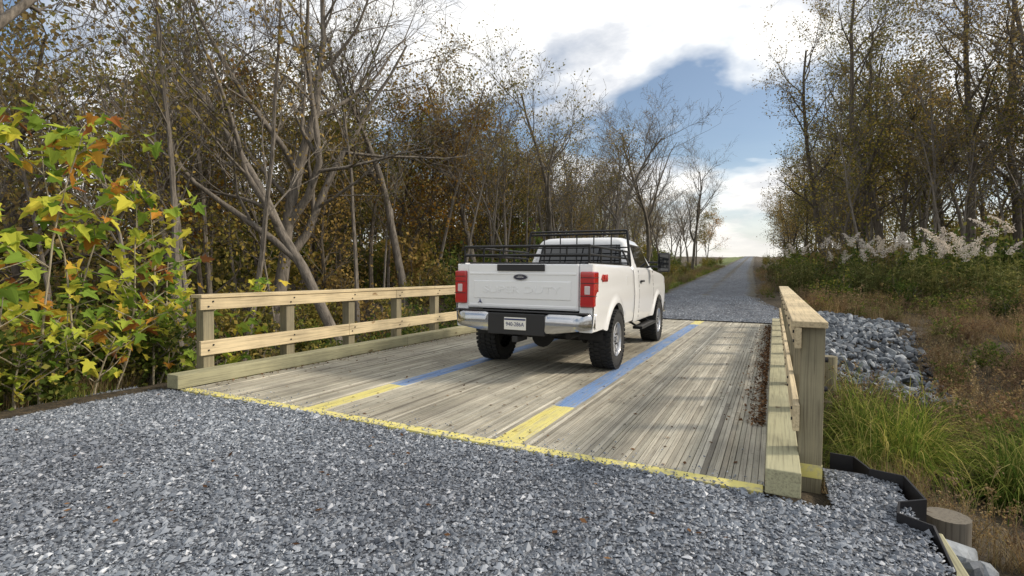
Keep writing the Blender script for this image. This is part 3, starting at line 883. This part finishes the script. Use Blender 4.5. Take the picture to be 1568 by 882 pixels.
T_BARE = [tree_mesh("bare_tree_mesh_%d" % i, 11 + i, 15, .19, (10, 6, 5, 4), [260, 420, 150][i], .09, [M_BARK, L_BROWN], first=.32, ang=(28, 50), lr=.45, fork=(i != 1), wig=.1) for i in range(3)]
T_SPARSE = [tree_mesh("sparse_tree_mesh_%d" % i, 31 + i, 14, .17, (10, 6, 5, 3), [1500, 2100][i], .12, [M_BARK, [L_OLIVE, L_BROWN][i]], first=.28, ang=(28, 50), lr=.42, fork=(i == 0), wig=.09, spread=.35) for i in range(2)]
T_BIG = tree_mesh("big_tree_mesh", 41, 16, .27, (12, 7, 5, 4), 700, .10, [M_BARK, L_BROWN], first=.28, ang=(35, 65), lr=.52, fork=True, wig=.13)
T_TALL = [tree_mesh("tall_tree_mesh_%d" % i, 81 + i, 20, .22, (13, 7, 5, 3), 3600, .12, [M_BARKD, L_BROWN if i else L_OLIVE], first=.3, ang=(30, 55), lr=.33, spread=.4, wig=.06) for i in range(2)]
D_OL = [tree_mesh("mass_leafy_%d" % i, 61 + i, 15, .16, (12, 6, 4), 2700, .19, [M_BARKD, [L_OLIVE, L_BROWN, L_OLIVE, L_BROWN][i]], first=.22, ang=(40, 70), lr=.36, spread=.6, rmin=.012, low=True) for i in range(4)]
D_RU = tree_mesh("mass_rust", 71, 13, .13, (11, 6, 4), 2400, .17, [M_BARKD, L_RUST], first=.25, ang=(35, 60), lr=.33, spread=.5, rmin=.012, low=True)
D_BA = [tree_mesh("mass_bare_%d" % i, 91 + i, 15, .15, (11, 6, 6), 450, .12, [M_BARK, L_BROWN], first=.3, ang=(25, 50), lr=.42, fork=(i == 0), rmin=.011, low=True) for i in range(2)]
D_TL = [tree_mesh("mass_tall_%d" % i, 101 + i, 19, .19, (12, 6, 5), 2700, .17, [M_BARKD, [L_OLIVE, L_BROWN][i]], first=.3, ang=(30, 55), lr=.33, spread=.45, rmin=.012, low=True) for i in range(2)]
D_POLE = [tree_mesh("mass_pole_%d" % i, 111 + i, 13, .095, (8, 5, 4), 500, .12, [M_BARK, [L_OLIVE, L_BROWN][i]], first=.45, ang=(25, 45), lr=.28, rmin=.010, low=True, wig=.05, spread=.4) for i in range(2)]

LN = math.radians
place("leaning_tree", T_BARE[0], -11.6, 12.2, 1.0, 1.0, (LN(-17), LN(6)))
place("bare_tree", T_BIG, -15.3, 12.6, 1.0, 2.2, (LN(-3), 0))
place("bare_tree", T_BARE[1], -15.9, 9.9, .95, .4, (LN(-6), 0))
place("bare_tree", T_BARE[2], -13.6, 17.5, 1.0, 1.4, (LN(4), 0))
place("bare_tree", T_SPARSE[1], -13.2, 22.6, 1.0, 3.0, (0, 0))
place("bare_tree", T_SPARSE[0], -11.4, 28, 1.0, 4.0, (LN(3), 0))
place("bare_tree", T_BARE[1], -10.5, 36, .95, 5.0, (0, 0))
place("bare_tree", T_BARE[0], -9.6, 45, 1.05, 1.9, (LN(-2), 0))
place("bare_tree", T_BARE[2], -8.2, 62, .95, 2.9, (0, 0))
place("bare_tree", T_SPARSE[1], -11.2, 39, .9, 1.1, (0, 0))
place("bare_tree", T_BIG, -13.5, 3.6, 1.0, .6, (LN(8), LN(-4)))
place("tall_tree", T_TALL[0], 5.6, 36.3, 1.05, .3)
place("tall_tree", T_TALL[1], 8.8, 33.5, 1.05, 1.3, (LN(3), 0))
place("tall_tree", T_TALL[1], 3.2, 40, .95, 2.3, (LN(-5), 0))
place("tall_tree", T_TALL[0], 4.6, 45, 1.05, 3.3, (LN(-3), 0))
place("tall_tree", T_TALL[0], 11.5, 37, 1.05, 5.3, (LN(4), 0))
place("tall_tree", T_TALL[1], 11.0, 29.5, .95, .9, (LN(-4), 0))

ef = Batch("distant_trees")
def ok(x, y, lst, dmin):
    return all((x - a) ** 2 + (y - b_) ** 2 > dmin * dmin for a, b_ in lst)
lst = []
tries = 0
while len(lst) < 125 and tries < 6000:
    tries += 1
    y = random.uniform(1, 105); x = -random.uniform(15, 40) + (y > 50) * 4.5
    if y > 50 and x < -30: continue
    if x < -2.9 * y - 4: continue
    if ok(x, y, lst, 2.8 if y < 45 else 3.8): lst.append((x, y))
for (x, y) in lst:
    r = random.random()
    key = D_OL[random.randrange(4)] if r < .68 else (D_BA[random.randrange(2)] if r < .92 else D_RU)
    if y > 45 and random.random() < .5: key = D_BA[random.randrange(2)]
    s = random.uniform(.72, 1.05) * (1 - .0022 * y)
    if x > -18 and y < 50: s *= .85
    place("tree", key, x, y, s, parent=ef)
for i in range(75):
    y = random.uniform(5, 60); x = -random.uniform(10.8, 19)
    place("tree", random.choice(D_POLE), x, y, random.uniform(.6, 1.05), lean=(LN(random.gauss(0, 5)), LN(random.gauss(0, 4))), parent=ef)
for (x, y) in [(-17, 24), (-15.5, 29), (-16, 20)]:
    place("tree", D_RU, x, y, .85, parent=ef)
lst = []
tries = 0
while len(lst) < 72 and tries < 6000:
    tries += 1
    y = random.uniform(30, 120); x = random.uniform(3.0, 30)
    if x > .34 * y + 6: continue
    if y > 60 and x > 16: continue
    if ok(x, y, lst, 2.6): lst.append((x, y))
for (x, y) in lst:
    r = random.random()
    key = D_TL[random.randrange(2)] if r < .5 else (D_OL[random.randrange(4)] if r < .88 else D_BA[random.randrange(2)])
    s = random.uniform(.8, 1.1)
    if key in D_OL: s *= .85
    place("tree", key, x - (y > 60) * 1.5, y, s * (1 - .0015 * y), parent=ef)
for i in range(24):
    y = random.uniform(30, 50); x = random.uniform(3, 15)
    place("tree", random.choice(D_POLE), x, y, random.uniform(.7, 1.2), lean=(LN(random.gauss(0, 5)), 0), parent=ef)
ef.done()

def shrub_mesh(name, seed, w_, h, nl, leaf, lm, asp=.7, bm=None):
    nr = np.random.default_rng(seed); vb = VB(); C = []
    for k in range(11):
        a = nr.uniform(0, 6.28); rr = nr.uniform(.1, 1) * w_
        tip = np.array([rr * math.cos(a), rr * math.sin(a), h * nr.uniform(.45, 1.0) * (1 - .35 * (rr / w_) ** 2)])
        pts = [np.array([tip[0] * .1, tip[1] * .1, -.2])]
        for t in (.3, .6, .85, 1): pts.append(np.array([tip[0] * t ** 1.3, tip[1] * t ** 1.3, tip[2] * t]) + nr.normal(0, .05, 3))
        vb.tube(pts, np.linspace(.018, .004, 5), 3)
        for _ in range(5):
            t = nr.uniform(.25, 1); q = tip * t + nr.normal(0, .13 * w_, 3); q[2] = abs(q[2])
            C.append((q, nr.uniform(.10, .26) * w_))
            vb.tube([tip * t * .85, q], [.007, .003], 3)
    P = []
    for i in range(nl):
        q, r = C[nr.integers(len(C))]
        v = q + nr.normal(0, 1, 3) * r * .75
        if v[2] < 0: v[2] = -v[2] * .3
        P.append(v)
    vb.leaves(np.array(P), leaf, asp, r=nr)
    return vb.mesh(name, [bm or M_BARK, lm])
SH = [shrub_mesh("shrub_mesh_0", 5, 1.2, 2.2, 1100, .13, L_GREEN), shrub_mesh("shrub_mesh_1", 6, 1.4, 2.8, 1100, .14, L_OLIVE),
      shrub_mesh("shrub_mesh_2", 8, 1.1, 1.7, 1000, .11, L_GREEN), shrub_mesh("shrub_mesh_3", 9, 1.2, 2.0, 800, .11, L_BROWN)]
SN = [shrub_mesh("near_shrub_mesh_%d" % i, 15 + i, .9, 1.5, 1500, .075, [L_GREEN, L_OLIVE][i], .75) for i in range(2)]
es = Batch("undergrowth_shrubs")
for i in range(110):
    y = random.uniform(4.5, 75); x = -random.uniform(8.4, 15) if y < 20 else -random.uniform(9.5, 16) - .03 * (y - 20)
    place("shrub", random.choice(SH), x, y, random.uniform(.7, 1.25), parent=es)
for i in range(110):
    y = random.uniform(2, 90); x = -random.uniform(14, 32)
    if x < -2.9 * y - 5: continue
    place("shrub", random.choice(SH[:2] + [SH[3]]), x, y, random.uniform(1.0, 1.9), parent=es)
for i in range(60):
    y = 2 + i * 1.6 + random.uniform(-1, 1); x = -random.uniform(36, 44)
    place("shrub", random.choice([SH[1], SH[1], SH[0]]), x, y, random.uniform(2.0, 3.2), parent=es)
for i in range(85):
    y = random.uniform(31, 85); x = random.uniform(2.4, 20) - (y > 60) * 1.5
    if x > .34 * y + 6: continue
    place("shrub", random.choice(SH), x, y, random.uniform(.9, 1.7), parent=es)
for i in range(14):
    place("shrub", SH[1], 16 + random.uniform(0, 10), 42 + 2.5 * i, random.uniform(2, 3), parent=es)
for i in range(52):
    y = random.uniform(4.6, 15); x = -random.uniform(7.0, 9.6)
    place("shrub", random.choice(SN + [SH[2]]), x, y, random.uniform(.6, 1.0), parent=es)
for i in range(34):
    place("shrub", random.choice(SN), -random.uniform(7.15, 10.5), random.uniform(1.0, 4.6), random.uniform(.45, 1.0), parent=es)
for i in range(30):   # green brush behind the reeds
    t = random.random(); place("shrub", random.choice([SH[0], SH[0], SH[2]]), 1.6 + 10 * t + random.uniform(-.5, .5), 31.5 - 3.4 * t + random.uniform(-1, 1.2), random.uniform(1.0, 1.5), parent=es)
for i in range(34):   # low brush in front
    t = random.random(); place("shrub", random.choice([SH[0], SH[2], SH[2], SH[3]]), 1.4 + 9 * t, 26.5 - 4.6 * t + random.uniform(-2, 1.2), random.uniform(.4, .75), parent=es)
for i in range(30):
    y = random.uniform(45, 110); sd_ = random.choice((-1, 1)); x = float(rc(y)) + sd_ * (float(hwf(y)) + random.uniform(1.2, 3.5))
    place("shrub", random.choice(SH), x, y, random.uniform(.4, .8), parent=es)
es.done()
place("round_shrub", SH[0], -12.2, 24.5, 1.7)

def tuft_mesh(name, seed, n, L, wd, droop, rad, mats, stiff=.8, seg=4):
    nr = np.random.default_rng(seed); vb = VB()
    for i in range(n):
        a = nr.uniform(0, 6.28); r = rad * math.sqrt(nr.random()); o = nr.uniform(0, 6.28)
        tilt = nr.uniform(.05, 1 - stiff + .35)
        vb.blade((r * math.cos(a), r * math.sin(a), -.03), (math.cos(o) * tilt, math.sin(o) * tilt, 1), L * nr.uniform(.5, 1.15), wd * nr.uniform(.6, 1.2), droop * nr.uniform(.3, 1.2), 0, seg)
    return vb.mesh(name, mats, False)
TG = tuft_mesh("sedge_tuft_mesh", 1, 620, 1.25, .014, .95, .24, [L_GRASS], .35, 8)
TS = tuft_mesh("grass_tuft_mesh", 2, 90, .32, .011, .35, .24, [L_GRASS], .6, 2)
TD = tuft_mesh("dry_grass_mesh", 3, 110, .6, .010, .45, .26, [L_DRY], .6, 3)
def weed_mesh(name, seed, h, lm, n=18, nl=600, leaf=.04, rad=.35):
    nr = np.random.default_rng(seed); vb = VB(); P = []
    for i in range(n):
        a = nr.uniform(0, 6.28); r = rad * math.sqrt(nr.random()); p = np.array([r * math.cos(a), r * math.sin(a), -.05])
        d = np.array([nr.normal(0, .22), nr.normal(0, .22), 1]); hh = h * nr.uniform(.5, 1.1); pts = [p]
        for k in range(5):
            d = d + nr.normal(0, .09, 3); d /= np.linalg.norm(d); p = p + d * hh / 5; pts.append(p)
        vb.tube(pts, np.linspace(.0045, .002, 6), 3)
        for k in range(6):
            j = nr.integers(2, 6); q = pts[j]; t = q + np.array([nr.normal(0, .09), nr.normal(0, .09), nr.uniform(.03, .15)]) * h
            vb.tube([q, t], [.002, .001], 3)
            for _ in range(max(1, nl // (n * 6))): P.append(q + (t - q) * nr.uniform(.2, 1.1) + nr.normal(0, .02, 3))
    vb.leaves(np.array(P), leaf, .6, r=nr)
    return vb.mesh(name, [L_DRY, lm])
WD = [weed_mesh("dry_weed_mesh_0", 4, .8, L_RED), weed_mesh("dry_weed_mesh_1", 5, 1.0, L_DRY), weed_mesh("dry_weed_mesh_2", 6, .6, L_RED, nl=800), weed_mesh("green_weed_mesh", 7, .7, L_GREEN, nl=700, leaf=.055)]
eg = Batch("sedge_grass")
for (x, y, s) in [(1.0, 7.3, .7), (1.4, 7.8, .95), (1.15, 8.5, 1.0), (1.7, 8.5, 1.0), (2.5, 7.9, .95), (2.95, 8.4, 1.05), (3.4, 9.0, 1.0), (1.1, 9.8, .9)]:
    place("tuft", TG, x, y, s, parent=eg)
eg.done()
ew = Batch("dry_weeds")
SEDGE = [(1.2, 7.5), (1.5, 8.2), (2.7, 8.2), (3.2, 8.8), (1.2, 6.7), (2.3, 7.2)]
for i in range(760):
    y = random.uniform(3.9, 26); x = random.uniform(.95, 3 + .42 * y)
    if x < 3.3 and 12 < y < 19.5: continue
    if min((x - a) ** 2 + (y - bb) ** 2 for a, bb in SEDGE) < .5: continue
    if y < 5.3 and x < 1.6: continue
    r = random.random()
    me = TD if r < .28 else (WD[3] if r < .40 else random.choice(WD[:3]))
    place("weed", me, x, y, random.uniform(.5, 1.15) * (.75 if y < 8 else 1), parent=ew)
for i in range(240):
    y = random.uniform(16.5, 60); x = float(rc(y) + hwf(y)) + random.uniform(.15, 4.2)
    if y < 19.5: continue
    place("weed", random.choice([TD, TD, WD[1], WD[0], WD[3]]), x, y, random.uniform(.5, 1.0), parent=ew)
ew.done()
e2 = Batch("roadside_grass")
for i in range(620):
    y = 16.2 + 60 * random.random() ** 1.5; x = float(rc(y) - hwf(y)) - abs(random.gauss(0, 2.2)) + .1
    place("tuft", random.choice([TS, TS, TS, TD]), x, y, random.uniform(.6, 1.2), parent=e2)
for i in range(45):
    y = random.uniform(.6, 3.7); x = -6.75 - random.uniform(0, 1.0)
    place("tuft", random.choice([TS, TS, TD]), x, y, random.uniform(.4, .7), parent=e2)
for i in range(40):
    y = random.uniform(4.8, 8); x = random.uniform(.45, 1.4)
    place("tuft", random.choice([TS, TD, TD]), x, y, random.uniform(.5, .9), parent=e2)
e2.done()

def reed_mesh(name, seed, n=22, h=2.6, pl=.45):
    nr = np.random.default_rng(seed); vb = VB(); P = []
    for i in range(n):
        tall = i < pl
        p = np.array([nr.normal(0, .45), nr.normal(0, .45), -.1]); d = np.array([nr.normal(0, .08), nr.normal(0, .08), 1.]); hh = h * (nr.uniform(.95, 1.12) if tall else nr.uniform(.6, .95)); pts = [p]
        for k in range(6):
            d = d + np.array([.02, 0, 0]) + nr.normal(0, .02, 3); d /= np.linalg.norm(d); p = p + d * hh / 6; pts.append(p)
        vb.tube(pts, np.linspace(.007, .003, 7), 3)
        for k in range(11):
            j = nr.integers(1, 6); o = nr.uniform(0, 6.28)
            vb.blade(pts[j], (math.cos(o), math.sin(o), .9), nr.uniform(.3, .6), .032, .6, 0, 3)
        if tall:
            lx, ly = nr.normal(0, .18, 2)
            for _ in range(230):
                t = nr.random(); wdt = .015 + .085 * math.sin(3.1 * t ** .65)
                P.append(pts[-1] + np.array([lx * t * t * 2 + .1 * t + nr.normal(0, wdt), ly * t * t * 2 + nr.normal(0, wdt), .60 * t - .04]))
    if not P: P = [np.array([0, 0, 2.2])]
    vb.leaves(np.array(P), .07, .5, m=1, r=nr)
    return vb.mesh(name, [L_REED, L_PLUME])
RM = [reed_mesh("reed_mesh_%d" % i, 30 + i, pl=[3, 0, 1][i]) for i in range(3)]
ep = Batch("phragmites_reeds")
cl_ = [(1.4, 28.6), (2.9, 27.6), (4.4, 26.2), (5.0, 25.6), (6.7, 24.4), (7.3, 24.8)]
for i in range(46):
    cx, cy = random.choice(cl_)
    place("reed", random.choice([RM[0], RM[1], RM[1], RM[2]]), cx + random.gauss(0, .45), cy + random.gauss(0, .8), random.uniform(.72, 1.05), parent=ep)
ep.done()

def sycamore(name, stems, nleaf, seed, ls=(.13, .24)):
    nr = np.random.default_rng(seed)
    vb = VB(); tips = []
    for (x, y, h, lx, ly) in stems:
        z0 = float(gz(x, y)) - .1
        p = np.array([x, y, z0]); d = np.array([lx, ly, 1.]); d /= np.linalg.norm(d); pts = [p]; hh = h / 10
        for k in range(10):
            d = d + nr.normal(0, .05, 3); d /= np.linalg.norm(d); p = p + d * hh; pts.append(p)
            if k >= 2: tips.append((p, .10))
        vb.tube(pts, np.linspace(.016, .005, 11), 6)
        for k in range(9):
            j = nr.integers(3, 10); q = pts[j]; o = nr.uniform(0, 6.28); L = nr.uniform(.3, .75)
            e_ = [q]; dd = np.array([math.cos(o), math.sin(o), .7]); dd /= np.linalg.norm(dd); qq = q
            for m_ in range(4):
                dd = dd + nr.normal(0, .1, 3); dd /= np.linalg.norm(dd); qq = qq + dd * L / 4; e_.append(qq); tips.append((qq, .07))
            vb.tube(e_, np.linspace(.007, .003, 5), 4)
    V = np.concatenate(vb.V); Q = np.concatenate(vb.Q)
    half = np.array([(0, 0), (.20, -.10), (.46, .02), (.32, .17), (.60, .46), (.25, .46), (.20, .70), (0, 1.0)])
    LV = []; LF = []; n0 = len(V)
    for i in range(nleaf):
        q, r = tips[nr.integers(len(tips))]
        c = q + nr.normal(0, r, 3); s = nr.uniform(*ls)
        o = nr.uniform(0, 6.28); down = nr.uniform(-1.1, .2)
        a = np.array([math.cos(o), math.sin(o), down]); a /= np.linalg.norm(a)
        up = np.array([nr.normal(0, .45), nr.normal(0, .45), 1.]); sd_ = np.cross(a, up); sd_ /= np.linalg.norm(sd_); nn = np.cross(sd_, a)
        fold = nr.uniform(.05, .45); cv = nr.uniform(.3, 1)
        R_ = [c + (a * v + sd_ * u + nn * (fold * u - .35 * v * v * cv)) * s for u, v in half]
        Lh = [c + (a * v - sd_ * u + nn * (fold * u - .35 * v * v * cv)) * s for u, v in half[1:-1]]
        LV += R_ + Lh; b0 = n0 + 14 * i
        LF.append([b0 + k for k in range(8)]); LF.append([b0, b0 + 7] + [b0 + 13 - k for k in range(6)])
    V = np.concatenate([V, np.array(LV)])
    me = mesh_np(name, V, [Q, np.array(LF)], [M_STEM, L_SAP], np.concatenate([np.zeros(len(Q)), np.ones(len(LF))]), False)
    return link(bpy.data.objects.new(name, me))
sycamore("sycamore_sapling", [(-6.75, 2.2, 2.7, -.02, .05), (-6.9, 2.7, 3.1, .05, .0), (-7.1, 3.1, 3.0, -.1, .1), (-7.4, 2.5, 3.5, .0, .05), (-7.2, 3.6, 2.7, .1, .1), (-6.95, 1.9, 3.0, -.05, -.05), (-7.8, 3.3, 3.2, .1, 0)], 520, 3, (.12, .22))
sycamore("sycamore_sapling", [(-7.6, 4.2, 2.7, .12, .05), (-7.5, 4.9, 2.3, .1, .1), (-7.9, 4.5, 2.5, -.1, .1), (-7.2, 4.0, 2.0, .0, .0)], 260, 4, (.10, .18))
sycamore("low_leafy_plant", [(-6.9, 2.3, 1.2, .3, 0), (-7.0, 2.9, 1.3, .2, .1), (-7.1, 3.5, 1.3, .2, .2), (-6.8, 1.9, 1.1, .3, 0), (-7.3, 4.1, 1.2, .2, .1), (-6.9, 3.2, .8, .1, .0), (-6.9, 2.5, .8, .1, .0)], 260, 5, (.09, .17))

vb = VB()
n = 750
P = np.stack([rng.uniform(-6.0, -.1, n), rng.uniform(3.7, 15.8, n), np.full(n, .008)], 1)
vb.leaves(P, .038, .6, 0, flat=.9)
n = 2600
P = np.stack([-.05 - rng.exponential(.07, n), rng.uniform(5.2, 15.5, n), rng.uniform(.004, .03, n)], 1)
vb.leaves(P, .04, .6, 0, flat=.6)
n = 600
P = np.stack([-6.02 + rng.exponential(.07, n), rng.uniform(4, 15.5, n), rng.uniform(.004, .02, n)], 1)
vb.leaves(P, .035, .6, 0, flat=.6)
n = 130
P = np.stack([rng.uniform(-6.5, .6, n), rng.uniform(1, 3.6, n), np.full(n, .02)], 1)
vb.leaves(P, .04, .6, 0, flat=.9)
M_DEAD = leafmat("dead_leaf", [(0, (.05, .03, .02)), (.6, (.12, .065, .035)), (1, (.24, .14, .07))], .1, 0)
link(bpy.data.objects.new("fallen_leaves", vb.real("fallen_leaves", [M_DEAD], False)))
